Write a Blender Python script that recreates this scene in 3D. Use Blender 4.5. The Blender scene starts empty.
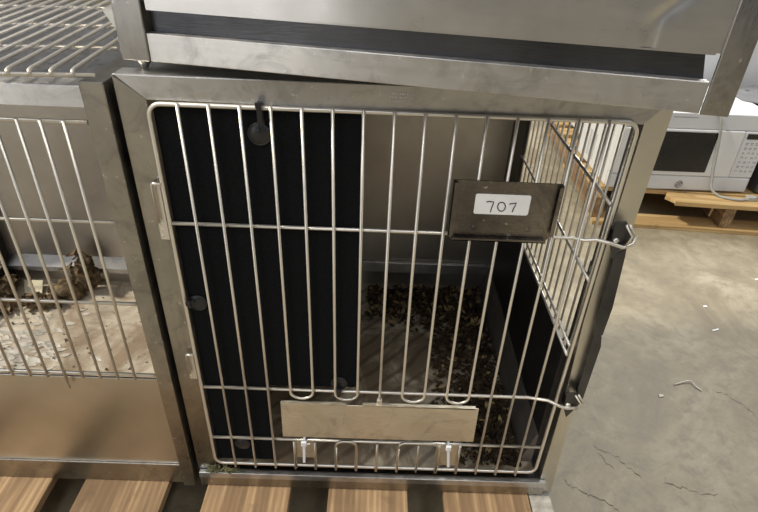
import bpy, bmesh, math, random
from mathutils import Vector, Matrix, noise

random.seed(7)
scene = bpy.context.scene
COL = scene.collection
Z0 = 0.2                                   # door-bottom height above the concrete floor
PI = math.pi

# ------------------------------------------------------------------ materials
MATS = {}
def new_mat(name):
    m = bpy.data.materials.new(name); m.use_nodes = True
    nt = m.node_tree; b = nt.nodes['Principled BSDF']
    MATS[name] = m
    return m, nt, b
def N(nt, t, **kw):
    n = nt.nodes.new(t)
    for k, v in kw.items():
        if k in n.inputs: n.inputs[k].default_value = v
        else: setattr(n, k, v)
    return n
def ramp(nt, src, stops):
    r = nt.nodes.new('ShaderNodeValToRGB')
    e = r.color_ramp.elements
    while len(e) < len(stops): e.new(0.5)
    for el, (p, c) in zip(e, stops):
        el.position = p; el.color = (*c, 1) if len(c) == 3 else c
    nt.links.new(src, r.inputs[0]); return r
def coords(nt, scale=(1, 1, 1), rot=(0, 0, 0), kind='Object'):
    tc = nt.nodes.new('ShaderNodeTexCoord'); mp = nt.nodes.new('ShaderNodeMapping')
    mp.inputs['Scale'].default_value = scale; mp.inputs['Rotation'].default_value = rot
    nt.links.new(tc.outputs[kind], mp.inputs['Vector']); return mp.outputs['Vector']
def noise_tex(nt, vec, scale, detail=4, rough=0.55, dist=0.0):
    n = N(nt, 'ShaderNodeTexNoise'); n.inputs['Scale'].default_value = scale
    n.inputs['Detail'].default_value = detail; n.inputs['Roughness'].default_value = rough
    n.inputs['Distortion'].default_value = dist
    nt.links.new(vec, n.inputs['Vector']); return n.outputs['Fac']
def mixc(nt, fac, a, b, mode='MIX'):
    m = nt.nodes.new('ShaderNodeMix'); m.data_type = 'RGBA'; m.blend_type = mode
    def put(i, v):
        if hasattr(v, 'is_output'): nt.links.new(v, m.inputs[i])
        elif isinstance(v, (int, float)): m.inputs[i].default_value = v
        else: m.inputs[i].default_value = (*v, 1)
    put(0, fac); put(6, a); put(7, b)
    return m.outputs[2]
def bump(nt, b, h, strength=0.2, dist=0.002):
    n = nt.nodes.new('ShaderNodeBump'); n.inputs['Strength'].default_value = strength
    n.inputs['Distance'].default_value = dist
    nt.links.new(h, n.inputs['Height']); nt.links.new(n.outputs['Normal'], b.inputs['Normal'])

def steel(name, c1, c2, r1, r2, brush=(1, 1, 1), wave=0.15, spots=True, metal=1.0, aniso=None):
    m, nt, b = new_mat(name)
    if aniso:                                  # brushed sheet: highlights smear across the brush lines
        b.inputs['Anisotropic'].default_value = aniso[0]
        tv = N(nt, 'ShaderNodeCombineXYZ'); tv.inputs[0].default_value = aniso[1]; tv.inputs[2].default_value = aniso[2]
        nt.links.new(tv.outputs[0], b.inputs['Tangent'])
    b.inputs['Metallic'].default_value = metal
    v = coords(nt); vb = coords(nt, brush)
    blot = noise_tex(nt, v, 9, 5, 0.6)
    fine = noise_tex(nt, vb, 60, 3, 0.6)
    sm = noise_tex(nt, v, 38, 4, 0.65, 0.6)
    col = ramp(nt, blot, [(0.3, c1), (0.7, c2)]).outputs[0]
    if spots:                                      # dull handling smears
        smear = ramp(nt, noise_tex(nt, coords(nt, (1, 1, 1)), 20, 6, 0.7, 1.5), [(0.50, (0, 0, 0)), (0.68, (0.55, 0.55, 0.55))]).outputs[0]
        col = mixc(nt, smear, col, (c1[0] * 0.62, c1[1] * 0.62, c1[2] * 0.64))
    if spots:
        sp = ramp(nt, noise_tex(nt, v, 130, 2, 0.5), [(0.685, (0, 0, 0)), (0.75, (0.6, 0.6, 0.6))]).outputs[0]
        col = mixc(nt, sp, col, (0.75, 0.72, 0.66))
    nt.links.new(col, b.inputs['Base Color'])
    add = N(nt, 'ShaderNodeMath', operation='ADD')
    nt.links.new(fine, add.inputs[0]); nt.links.new(sm, add.inputs[1])
    rr = N(nt, 'ShaderNodeMapRange'); rr.inputs['From Min'].default_value = 0.7; rr.inputs['From Max'].default_value = 1.35
    rr.inputs['To Min'].default_value = r1; rr.inputs['To Max'].default_value = r2
    nt.links.new(add.outputs[0], rr.inputs['Value']); nt.links.new(rr.outputs[0], b.inputs['Roughness'])
    h = N(nt, 'ShaderNodeMath', operation='MULTIPLY_ADD'); h.inputs[1].default_value = 3.0
    nt.links.new(noise_tex(nt, v, 5, 2, 0.4), h.inputs[0]); nt.links.new(fine, h.inputs[2])
    if wave: bump(nt, b, h.outputs[0], wave, 0.003)
    return m
steel('steel', (0.46, 0.44, 0.41), (0.58, 0.56, 0.525), 0.26, 0.42, (1, 1, 14))
steel('steel_horizontal', (0.46, 0.45, 0.435), (0.62, 0.605, 0.58), 0.30, 0.44, (0.4, 3, 3), 0.05, True, 1.0, (0.75, 0, 1))
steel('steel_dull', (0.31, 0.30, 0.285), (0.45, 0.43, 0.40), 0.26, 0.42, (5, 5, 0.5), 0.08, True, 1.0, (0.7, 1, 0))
steel('steel_panel', (0.50, 0.49, 0.47), (0.60, 0.59, 0.57), 0.27, 0.33, (0.4, 1, 3), 0.0, False, 1.0, (0.6, 0, 1))
steel('steel_wall', (0.50, 0.475, 0.44), (0.60, 0.575, 0.535), 0.30, 0.46, (20, 20, 1), 0.1, False, 0.88)
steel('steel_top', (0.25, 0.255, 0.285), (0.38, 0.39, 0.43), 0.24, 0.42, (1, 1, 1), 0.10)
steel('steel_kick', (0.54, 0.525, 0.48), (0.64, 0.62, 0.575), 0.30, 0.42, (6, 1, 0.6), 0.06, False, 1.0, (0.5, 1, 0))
steel('steel_card', (0.11, 0.10, 0.095), (0.30, 0.275, 0.245), 0.2, 0.42, (1, 14, 14), 0.2)
steel('steel_flap', (0.66, 0.60, 0.49), (0.78, 0.73, 0.62), 0.45, 0.62, (1, 10, 10), 0.25)
steel('steel_dark', (0.06, 0.062, 0.068), (0.11, 0.112, 0.12), 0.3, 0.45, (1, 1, 10), 0.1, False)
steel('wire', (0.72, 0.685, 0.615), (0.80, 0.765, 0.695), 0.30, 0.44, (1, 1, 1), 0.0, False, 0.82)
steel('wire_dirty', (0.52, 0.48, 0.41), (0.66, 0.62, 0.54), 0.32, 0.5, (1, 1, 1), 0.0, False)

def plain(name, c1, c2, rough, scale=40, b_str=0.1, spec=0.5, metal=0.0, bdist=0.001):
    m, nt, b = new_mat(name)
    v = coords(nt); f = noise_tex(nt, v, scale, 5, 0.6)
    nt.links.new(ramp(nt, f, [(0.35, c1), (0.65, c2)]).outputs[0], b.inputs['Base Color'])
    b.inputs['Roughness'].default_value = rough; b.inputs['Metallic'].default_value = metal
    b.inputs['Specular IOR Level'].default_value = spec
    if b_str: bump(nt, b, f, b_str, bdist)
    return m
plain('black_foam', (0.0050, 0.0054, 0.0061), (0.0088, 0.0094, 0.0104), 0.9, 300, 0.3, 0.08)
plain('black_plastic', (0.008, 0.008, 0.009), (0.014, 0.014, 0.015), 0.3, 60, 0.0)
plain('black_sheet', (0.010, 0.010, 0.011), (0.022, 0.021, 0.020), 0.38, 25, 0.05, 0.4)
plain('button_plastic', (0.011, 0.012, 0.013), (0.020, 0.021, 0.023), 0.38, 60, 0.0)
plain('white_plastic', (0.74, 0.75, 0.78), (0.82, 0.83, 0.85), 0.35, 20, 0.0)
plain('white_enamel', (0.74, 0.76, 0.79), (0.80, 0.82, 0.85), 0.3, 8, 0.0)
plain('white_panel', (0.66, 0.69, 0.74), (0.71, 0.74, 0.78), 0.35, 8, 0.0)
plain('black_glass', (0.012, 0.012, 0.013), (0.016, 0.016, 0.017), 0.12, 8, 0.0)
plain('grey_print', (0.25, 0.26, 0.28), (0.30, 0.31, 0.33), 0.5, 8, 0.0)
plain('grey_cord', (0.36, 0.37, 0.37), (0.44, 0.45, 0.45), 0.5, 30, 0.0)
plain('grey_bracket', (0.20, 0.20, 0.21), (0.27, 0.27, 0.28), 0.45, 20, 0.0, 0.5, 0.6)
plain('dark_enamel', (0.05, 0.05, 0.055), (0.07, 0.07, 0.075), 0.35, 8, 0.0)
plain('paper', (0.84, 0.84, 0.83), (0.90, 0.90, 0.89), 0.6, 30, 0.0)
plain('ink', (0.02, 0.02, 0.025), (0.035, 0.035, 0.04), 0.5, 30, 0.0)
plain('stamp', (0.72, 0.70, 0.68), (0.80, 0.78, 0.76), 0.6, 300, 0.0)
plain('clump', (0.07, 0.048, 0.028), (0.40, 0.30, 0.18), 0.9, 30, 0.8, 0.2, 0.0, 0.006)
plain('leaf_dark', (0.022, 0.015, 0.009), (0.075, 0.048, 0.024), 0.85, 40, 0.2, 0.3)
plain('leaf_light', (0.22, 0.155, 0.07), (0.40, 0.29, 0.14), 0.8, 40, 0.2, 0.3)
plain('speck', (0.07, 0.052, 0.032), (0.15, 0.115, 0.075), 0.9, 60, 0.2, 0.2)
plain('grass', (0.13, 0.125, 0.06), (0.24, 0.22, 0.12), 0.8, 60, 0.0, 0.3)
plain('cream', (0.72, 0.66, 0.47), (0.80, 0.75, 0.58), 0.7, 30, 0.1)
plain('straw', (0.55, 0.52, 0.45), (0.70, 0.67, 0.60), 0.7, 30, 0.0)
plain('crack', (0.10, 0.083, 0.06), (0.16, 0.135, 0.10), 0.95, 30, 0.0)
plain('wall_paint', (0.50, 0.49, 0.47), (0.56, 0.55, 0.53), 0.8, 3, 0.05)
plain('rim_brown', (0.13, 0.115, 0.10), (0.19, 0.17, 0.15), 0.5, 20, 0.1, 0.5, 0.5)  # plain brownish grey for the strip along the pan edge
plain('flake', (0.70, 0.65, 0.57), (0.82, 0.78, 0.71), 0.7, 40, 0.0)
plain('weathered', (0.26, 0.245, 0.215), (0.42, 0.40, 0.355), 0.95, 60, 0.9, 0.2, 0.0, 0.003)

def wood(name, base, dark, light, axis):
    # axis: 0 grain along x, 1 grain along y
    m, nt, b = new_mat(name)
    sc = (0.9, 14, 14) if axis == 0 else (14, 0.9, 14)
    oi = nt.nodes.new('ShaderNodeObjectInfo')
    tc = nt.nodes.new('ShaderNodeTexCoord'); mp = nt.nodes.new('ShaderNodeMapping')
    mp.inputs['Scale'].default_value = sc
    nt.links.new(tc.outputs['Object'], mp.inputs['Vector'])
    mul = N(nt, 'ShaderNodeMath', operation='MULTIPLY'); mul.inputs[1].default_value = 37.0
    nt.links.new(oi.outputs['Random'], mul.inputs[0]); nt.links.new(mul.outputs[0], mp.inputs['Location'])
    w = N(nt, 'ShaderNodeTexWave', wave_type='BANDS', bands_direction='X' if axis == 1 else 'Y')
    w.inputs['Scale'].default_value = 2.2; w.inputs['Distortion'].default_value = 5.0
    w.inputs['Detail'].default_value = 3; w.inputs['Detail Scale'].default_value = 0.8
    nt.links.new(mp.outputs[0], w.inputs['Vector'])
    n1 = noise_tex(nt, mp.outputs[0], 3, 5, 0.6)
    c = mixc(nt, ramp(nt, w.outputs['Fac'], [(0.35, (0, 0, 0)), (0.9, (0.8, 0.8, 0.8))]).outputs[0], base, light)
    c = mixc(nt, ramp(nt, n1, [(0.42, (0.85, 0.85, 0.85)), (0.62, (0, 0, 0))]).outputs[0], c, dark)
    v = coords(nt)
    st = ramp(nt, noise_tex(nt, v, 14, 4, 0.6), [(0.60, (0, 0, 0)), (0.72, (0.55, 0.55, 0.55))]).outputs[0]
    c = mixc(nt, st, c, (dark[0] * 0.55, dark[1] * 0.55, dark[2] * 0.55))
    hs = nt.nodes.new('ShaderNodeHueSaturation')
    mr = N(nt, 'ShaderNodeMapRange'); mr.inputs['To Min'].default_value = 0.85; mr.inputs['To Max'].default_value = 1.12
    nt.links.new(oi.outputs['Random'], mr.inputs['Value']); nt.links.new(mr.outputs[0], hs.inputs['Value'])
    nt.links.new(c, hs.inputs['Color']); nt.links.new(hs.outputs[0], b.inputs['Base Color'])
    b.inputs['Roughness'].default_value = 0.75; b.inputs['Specular IOR Level'].default_value = 0.3
    bump(nt, b, n1, 0.4, 0.002)
wood('pine_y', (0.36, 0.235, 0.13), (0.20, 0.125, 0.07), (0.50, 0.35, 0.20), 1)
wood('pine_x', (0.60, 0.42, 0.20), (0.42, 0.27, 0.115), (0.72, 0.54, 0.30), 0)

def make_concrete():
    m, nt, b = new_mat('concrete')
    v = coords(nt)
    a = noise_tex(nt, v, 3.4, 7, 0.66, 1.2)
    f = noise_tex(nt, v, 26, 6, 0.7, 0.3)
    g = noise_tex(nt, v, 180, 3, 0.6)
    c = ramp(nt, a, [(0.32, (0.205, 0.17, 0.112)), (0.5, (0.30, 0.26, 0.18)), (0.68, (0.42, 0.375, 0.28))]).outputs[0]
    c2 = mixc(nt, ramp(nt, f, [(0.36, (0.55, 0.55, 0.55)), (0.52, (0, 0, 0))]).outputs[0], c, (0.19, 0.165, 0.125))
    c3 = mixc(nt, ramp(nt, f, [(0.60, (0, 0, 0)), (0.74, (0.35, 0.35, 0.35))]).outputs[0], c2, (0.52, 0.48, 0.42))
    c4 = mixc(nt, ramp(nt, g, [(0.70, (0, 0, 0)), (0.76, (0.6, 0.6, 0.6))]).outputs[0], c3, (0.13, 0.11, 0.085))
    nt.links.new(c4, b.inputs['Base Color'])
    nt.links.new(ramp(nt, a, [(0.3, (0.5, 0.5, 0.5)), (0.7, (0.7, 0.7, 0.7))]).outputs[0], b.inputs['Roughness'])
    bump(nt, b, f, 0.25, 0.003)
make_concrete()

def make_pan(name, base1, base2, dirt, amount, streak, rough, metal=0.0):
    m, nt, b = new_mat(name)
    v = coords(nt); vs = coords(nt, (1, 1, 1), (0, 0, 0.75))
    a = noise_tex(nt, v, 7, 6, 0.65, 0.8); f = noise_tex(nt, v, 42, 5, 0.65)
    c = ramp(nt, f, [(0.3, base1), (0.68, base2)]).outputs[0]
    c = mixc(nt, ramp(nt, a, [(amount, (0.85, 0.85, 0.85)), (amount + 0.14, (0, 0, 0))]).outputs[0], c, dirt)
    w = N(nt, 'ShaderNodeTexWave', wave_type='BANDS', bands_direction='X')
    w.inputs['Scale'].default_value = 9; w.inputs['Distortion'].default_value = 2.5; w.inputs['Detail'].default_value = 3
    nt.links.new(vs, w.inputs['Vector'])
    c = mixc(nt, ramp(nt, w.outputs['Fac'], [(0.72, (0, 0, 0)), (0.95, (streak,) * 3)]).outputs[0], c, (dirt[0] * 0.7, dirt[1] * 0.65, dirt[2] * 0.6))
    nt.links.new(c, b.inputs['Base Color'])
    b.inputs['Roughness'].default_value = rough; b.inputs['Metallic'].default_value = metal
    bump(nt, b, f, 0.3, 0.002)
make_pan('pan_soiled', (0.37, 0.325, 0.235), (0.58, 0.52, 0.39), (0.13, 0.09, 0.055), 0.46, 0.65, 0.4)
make_pan('pan_dusty', (0.58, 0.50, 0.39), (0.78, 0.70, 0.58), (0.36, 0.26, 0.17), 0.42, 0.0, 0.6)

# ------------------------------------------------------------------ mesh helpers
class MB:
    def __init__(self): self.bm = bmesh.new(); self.mi = 0
    def _fin(self, faces):
        for f in faces: f.material_index = self.mi
    def poly(self, pts, off, smooth=False, bev=0.0):
        bm = self.bm; off = Vector(off)
        a = [bm.verts.new(Vector(p)) for p in pts]; c = [bm.verts.new(Vector(p) + off) for p in pts]
        n = len(a); fs = [bm.faces.new(a), bm.faces.new(c[::-1])]
        for i in range(n): fs.append(bm.faces.new((a[i], c[i], c[(i + 1) % n], a[(i + 1) % n])))
        self._fin(fs); bmesh.ops.recalc_face_normals(bm, faces=fs)
        if bev:
            es = list({e for f in fs for e in f.edges})
            r = bmesh.ops.bevel(bm, geom=es, offset=bev, segments=2, affect='EDGES', profile=0.5)
            self._fin(r['faces'])
        return self
    def box(self, lo, hi, bev=0.0):
        x0, y0, z0 = lo; x1, y1, z1 = hi
        return self.poly([(x0, y0, z0), (x1, y0, z0), (x1, y1, z0), (x0, y1, z0)], (0, 0, z1 - z0), bev=bev)
    def tube(self, pts, r, seg=8, closed=False, round_ends=True, r_end=None):
        bm = self.bm; P = [Vector(p) for p in pts]; n = len(P); rings = []; prev = None
        for i in range(n):
            if closed: t = (P[(i + 1) % n] - P[i - 1])
            else: t = P[min(i + 1, n - 1)] - P[max(i - 1, 0)]
            t.normalize()
            if prev is None:
                ref = Vector((0, 1, 0)) if abs(t.y) < 0.9 else Vector((1, 0, 0))
                u = (ref - t * ref.dot(t)).normalized()
            else:
                u = (prev - t * prev.dot(t)).normalized()
            prev = u; w = t.cross(u)
            rad = r if r_end is None else r + (r_end - r) * i / (n - 1)
            rings.append([bm.verts.new(P[i] + (u * math.cos(2 * PI * k / seg) + w * math.sin(2 * PI * k / seg)) * rad) for k in range(seg)])
        fs = []
        m = n if closed else n - 1
        for i in range(m):
            A, B = rings[i], rings[(i + 1) % n]
            for k in range(seg):
                f = bm.faces.new((A[k], A[(k + 1) % seg], B[(k + 1) % seg], B[k])); f.smooth = True; fs.append(f)
        if not closed:
            fs.append(bm.faces.new(rings[0][::-1])); fs.append(bm.faces.new(rings[-1]))
        self._fin(fs); bmesh.ops.recalc_face_normals(bm, faces=fs)
        return self
    def dome(self, c, r, h, n=(0, -1, 0), rings=5, seg=20):
        bm = self.bm; c = Vector(c); n = Vector(n).normalized()
        u = n.orthogonal().normalized(); w = n.cross(u); fs = []; prev = None
        for i in range(rings):
            a = (PI / 2) * i / rings; rr = r * math.cos(a); hh = h * math.sin(a)
            ring = [bm.verts.new(c + n * hh + (u * math.cos(2 * PI * k / seg) + w * math.sin(2 * PI * k / seg)) * rr) for k in range(seg)]
            if prev:
                for k in range(seg):
                    f = bm.faces.new((prev[k], prev[(k + 1) % seg], ring[(k + 1) % seg], ring[k])); f.smooth = True; fs.append(f)
            else: fs.append(bm.faces.new(ring[::-1]))
            prev = ring
        top = bm.verts.new(c + n * h)
        for k in range(seg):
            f = bm.faces.new((prev[k], prev[(k + 1) % seg], top)); f.smooth = True; fs.append(f)
        self._fin(fs); bmesh.ops.recalc_face_normals(bm, faces=fs)
        return self
    def lump(self, c, s, amp, seed, sub=3, fr=2.2):
        bm = self.bm
        r = bmesh.ops.create_icosphere(bm, subdivisions=sub, radius=1.0)
        vs = r['verts']
        for v in vs:
            d = v.co.normalized(); q = d * fr + Vector((seed * 3.1, seed * 1.7, seed))
            k = 1 + amp * noise.fractal(q, 0.9, 2.0, 4)
            v.co = Vector(c) + Vector((d.x * s[0], d.y * s[1], d.z * s[2])) * max(0.35, k)
        fs = list({f for v in vs for f in v.link_faces})
        for f in fs: f.smooth = True
        self._fin(fs); return self
    def flake(self, c, L, W, rz, tilt, curl):
        bm = self.bm; R = Matrix.Rotation(rz, 3, 'Z') @ Matrix.Rotation(tilt, 3, 'X') @ Matrix.Rotation(curl * 2, 3, 'Y')
        prof = [(-0.5, 0.25), (-0.15, 1.0), (0.2, 0.85), (0.5, 0.12)]
        rows = []
        for i, (t, wd) in enumerate(prof):
            z = curl * L * (t * t) * 2.5
            rows.append([bm.verts.new(Vector(c) + R @ Vector((t * L, s * wd * W / 2, z + abs(s) * curl * W))) for s in (-1, 0, 1)])
        fs = []
        for a, b in zip(rows, rows[1:]):
            for k in range(2): fs.append(bm.faces.new((a[k], a[k + 1], b[k + 1], b[k])))
        self._fin(fs); return self

def build(name, mb, mats, parent=None, local=False, origin=None):
    bm = mb.bm
    if not local: bmesh.ops.translate(bm, verts=bm.verts, vec=(0, 0, Z0))
    if parent is not None:
        if not local: bm.transform(parent['_inv_m'] if False else INV[ROOT.get(parent.name, parent.name)])
    org = Vector((0, 0, 0))
    if parent is None:
        xs = [v.co for v in bm.verts]
        org = Vector(((min(v.x for v in xs) + max(v.x for v in xs)) / 2, (min(v.y for v in xs) + max(v.y for v in xs)) / 2, min(v.z for v in xs)))
        if origin is not None: org = Vector(origin)
        bmesh.ops.translate(bm, verts=bm.verts, vec=-org)
    me = bpy.data.meshes.new(name); bm.to_mesh(me); bm.free()
    if isinstance(mats, str): mats = [mats]
    for k in mats: me.materials.append(MATS[k])
    o = bpy.data.objects.new(name, me); COL.objects.link(o); o.location = org
    if parent is not None:
        o.parent = parent
        ROOT[o.name] = ROOT.get(parent.name, parent.name)
    return o
INV, ROOT = {}, {}
def thing(name, label, cat, loc, rz=0.0, group=None):
    o = bpy.data.objects.new(name, None); COL.objects.link(o)
    o.empty_display_size = 0.05
    o.location = loc; o.rotation_euler = (0, 0, rz)
    o['label'] = label; o['category'] = cat
    if group: o['group'] = group
    INV[o.name] = (Matrix.Translation(Vector(loc)) @ Matrix.Rotation(rz, 4, 'Z')).inverted()
    return o
def tag(o, label=None, cat=None, group=None, kind=None):
    for k, v in (('label', label), ('category', cat), ('group', group), ('kind', kind)):
        if v: o[k] = v
    return o
def arc(cx, cz, r, a0, a1, y, n=6):
    return [(cx + r * math.cos(a0 + (a1 - a0) * i / n), y, cz + r * math.sin(a0 + (a1 - a0) * i / n)) for i in range(n + 1)]
def rrect(x0, x1, z0, z1, r, y):
    return arc(x1 - r, z1 - r, r, 0, PI / 2, y) + arc(x0 + r, z1 - r, r, PI / 2, PI, y) + arc(x0 + r, z0 + r, r, PI, 1.5 * PI, y) + arc(x1 - r, z0 + r, r, 1.5 * PI, 2 * PI, y)

# ------------------------------------------------------------------ the setting
m = MB(); m.box((-5.5, -5, -0.3), (6.5, 7, -0.2))
tag(build('floor', m, 'concrete', origin=(0, 0, 0)), 'tan stained concrete warehouse floor', None, None, 'structure')
m = MB(); m.box((-5.5, 7.0, -0.3), (6.5, 7.2, 4.3)); tag(build('wall_back', m, 'wall_paint'), kind='structure')
m = MB(); m.box((-5.7, -5, -0.3), (-5.5, 7.2, 3.0)); tag(build('wall_left', m, 'wall_paint'), kind='structure')
m = MB(); m.box((6.5, -5, -0.3), (6.7, 7.2, 4.3)); tag(build('wall_right', m, 'wall_paint'), kind='structure')

def crack(pts, w):
    m = MB(); P = []
    for (x0, y0), (x1, y1) in zip(pts, pts[1:]):
        for i in range(6):
            t = i / 6; P.append((x0 + (x1 - x0) * t + random.uniform(-1, 1) * 0.004, y0 + (y1 - y0) * t + random.uniform(-1, 1) * 0.004))
    P.append(pts[-1]); bm = m.bm; prev = None
    for i, (x, y) in enumerate(P):
        ww = w * (0.2 + 0.8 * random.random()) * (0.25 if i in (0, len(P) - 1) else 1)
        a = bm.verts.new((x, y - ww, -0.1995)); b = bm.verts.new((x, y + ww, -0.1995))
        if prev: bm.faces.new((prev[0], a, b, prev[1]))
        prev = (a, b)
    return tag(build('floor_crack', m, 'crack'), 'thin dark crack running across the concrete', None, None, 'structure')
crack([(0.66, 0.135), (0.668, 0.118), (0.70, 0.098), (0.727, 0.088), (0.75, 0.06)], 0.0016)
crack([(0.748, 0.222), (0.76, 0.21), (0.7915, 0.189), (0.81, 0.16), (0.823, 0.137)], 0.0013)
crack([(0.87, 0.135), (0.90, 0.12), (0.94, 0.105), (0.97, 0.11)], 0.0011)
crack([(1.10, 0.40), (1.13, 0.385), (1.16, 0.34), (1.165, 0.32)], 0.0011)
crack([(0.755, 0.20), (0.763, 0.175), (0.775, 0.155)], 0.0009)

# ------------------------------------------------------------------ pallet under the cages
P = thing('pallet', 'wooden pallet of wide pine boards under the steel cages', 'pallet', (-0.05, 0.3, 0))
for x0, x1 in [(-0.80, -0.668), (-0.625, -0.482), (-0.43, -0.287), (-0.231, -0.088), (-0.021, 0.121), (0.186, 0.321), (0.383, 0.529)]:
    m = MB(); m.box((x0, -0.26, -0.077), (x1, 0.86, -0.0605), 0.0015); build('deck_board', m, 'pine_y', P)
m = MB(); bm = m.bm
m.box((0.531, -0.10, -0.085), (0.569, 0.02, -0.0625), 0.004)
tag(build('deck_board', m, 'weathered', P), 'narrow grey weathered board end')
for y in (-0.225, 0.30, 0.80):
    m = MB(); m.box((-0.80, y - 0.02, -0.184), (0.56, y + 0.02, -0.0775), 0.002); build('stringer', m, 'pine_x', P)
for y in (-0.26, 0.25, 0.76):
    m = MB(); m.box((-0.80, y, -0.2), (0.56, y + 0.09, -0.1845), 0.002); build('bottom_board', m, 'pine_x', P)

# ------------------------------------------------------------------ the closed cage in the centre
DW, DH = 0.53, 0.6003
ZM, ZL1, ZL2 = 0.4535, 0.1753, 0.0631
C = thing('kennel_cage', 'stainless steel cage with a closed wire door and 707 card, middle of the row', 'cage', (0.266, 0.27, Z0 - 0.06))
m = MB(); FY = 0.0045
# mitred face frame
m.poly([(-0.034, FY, 0.629), (-0.034, FY, -0.06), (-0.0025, FY, -0.06), (-0.0015, FY, 0.604)], (0, 0.028, 0), bev=0.0012)
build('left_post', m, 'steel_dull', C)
m = MB(); m.poly([(-0.033, FY - 0.0005, 0.6292), (-0.0012, FY - 0.0005, 0.6025), (0.537, FY - 0.0005, 0.5965), (0.566, FY - 0.0005, 0.6292)], (0, 0.028, 0), bev=0.0012)
build('top_rail', m, 'steel_horizontal', C)
m = MB(); m.poly([(0.5375, FY, 0.600), (0.5655, FY, 0.629), (0.5615, FY, 0.43), (0.563, FY, 0.30), (0.5645, FY, 0.10), (0.570, FY, -0.06), (0.5450, FY, -0.06), (0.5440, FY, 0.10), (0.5425, FY, 0.20), (0.5370, FY, 0.32), (0.5365, FY, 0.43)], (0, 0.028, 0), bev=0.0010)
build('right_post', m, 'steel_kick', C)
m = MB(); m.box((0.5368, 0.0330, -0.058), (0.556, 0.0355, 0.40)); build('dark_gap_strip', m, 'black_sheet', C)  # black strip added so the gap beside the post stays dark
m = MB(); m.box((-0.031, -0.004, -0.0365), (0.5535, 0.004, -0.0235), 0.0012); m.box((-0.031, 0.0042, -0.037), (0.5455, 0.0115, -0.031), 0.001); build('sill_lip', m, 'steel_horizontal', C)
m = MB(); m.box((-0.031, -0.001, -0.060), (0.5535, 0.03, -0.0372), 0.001)
build('bottom_rail', m, 'steel_dull', C)  # darker steel stands in for the shadowed face below the lip
m = MB(); m.box((-0.0335, 0.033, -0.058), (-0.031, 0.55, 0.627)); build('side_wall', m, 'steel_wall', C)
m = MB(); m.box((-0.031, 0.536, -0.058), (0.562, 0.5395, 0.627)); build('back_wall', m, 'steel_wall', C)
m = MB(); m.box((0.0, 0.527, 0.030), (0.535, 0.5355, 0.062), 0.003); build('wall_ledge', m, 'steel_horizontal', C)
m = MB(); m.box((-0.031, 0.033, 0.6255), (0.562, 0.536, 0.6285)); build('top_sheet', m, 'steel_top', C)
m = MB(); m.box((-0.001, 0.0115, -0.0205), (0.533, 0.536, -0.012))
build('floor_pan', m, 'pan_soiled', C)
m = MB(); m.poly([(0.512, 0.03, -0.012), (0.5325, 0.03, -0.012), (0.5325, 0.03, 0.056), (0.5285, 0.03, 0.056)], (0, 0.50, 0)); build('pan_rim', m, 'rim_brown', C)
m = MB(); m.box((0.533, 0.033, -0.058), (0.5365, 0.536, 0.2475)); m.box((0.530, 0.432, 0.2475), (0.5365, 0.536, 0.6255)); build('dark_side_panel', m, 'black_sheet', C)  # lower side wall and back corner strip, one even black
G = MB()
for z in (0.252, 0.2695): G.tube([(0.5315, 0.012, z), (0.5315, 0.435, z)], 0.0025)
for z in (0.3827, 0.4937, 0.606): G.tube([(0.5315, 0.012, z), (0.5315, 0.435, z)], 0.0025)
g = build('side_grille', G, 'wire', C)
for i in range(17):
    y = 0.018 + i * 0.0254
    m = MB(); m.tube([(0.5345, y, 0.249), (0.5345, y, 0.612)], 0.0018); build('vertical_bar', m, 'wire', g)
# stamped lettering on the top rail, too worn to read: three rows of small marks
m = MB(); random.seed(3)
for row, (z, n0) in enumerate(((0.6192, 8), (0.6152, 8), (0.6112, 7))):
    x = 0.2594 + row * 0.0002
    for k in range(n0):
        w = random.choice((0.0012, 0.0016, 0.0019))
        if not (row == 1 and k == 3):
            m.box((x, FY - 0.0009, z), (x + 0.0005, FY - 0.0004, z + 0.0021)); m.box((x, FY - 0.0009, z + random.choice((0, 0.0008, 0.0016))), (x + w, FY - 0.0004, z + 0.0021))
        x += w + 0.0008
build('stamped_lettering', m, 'stamp', C)
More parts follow.
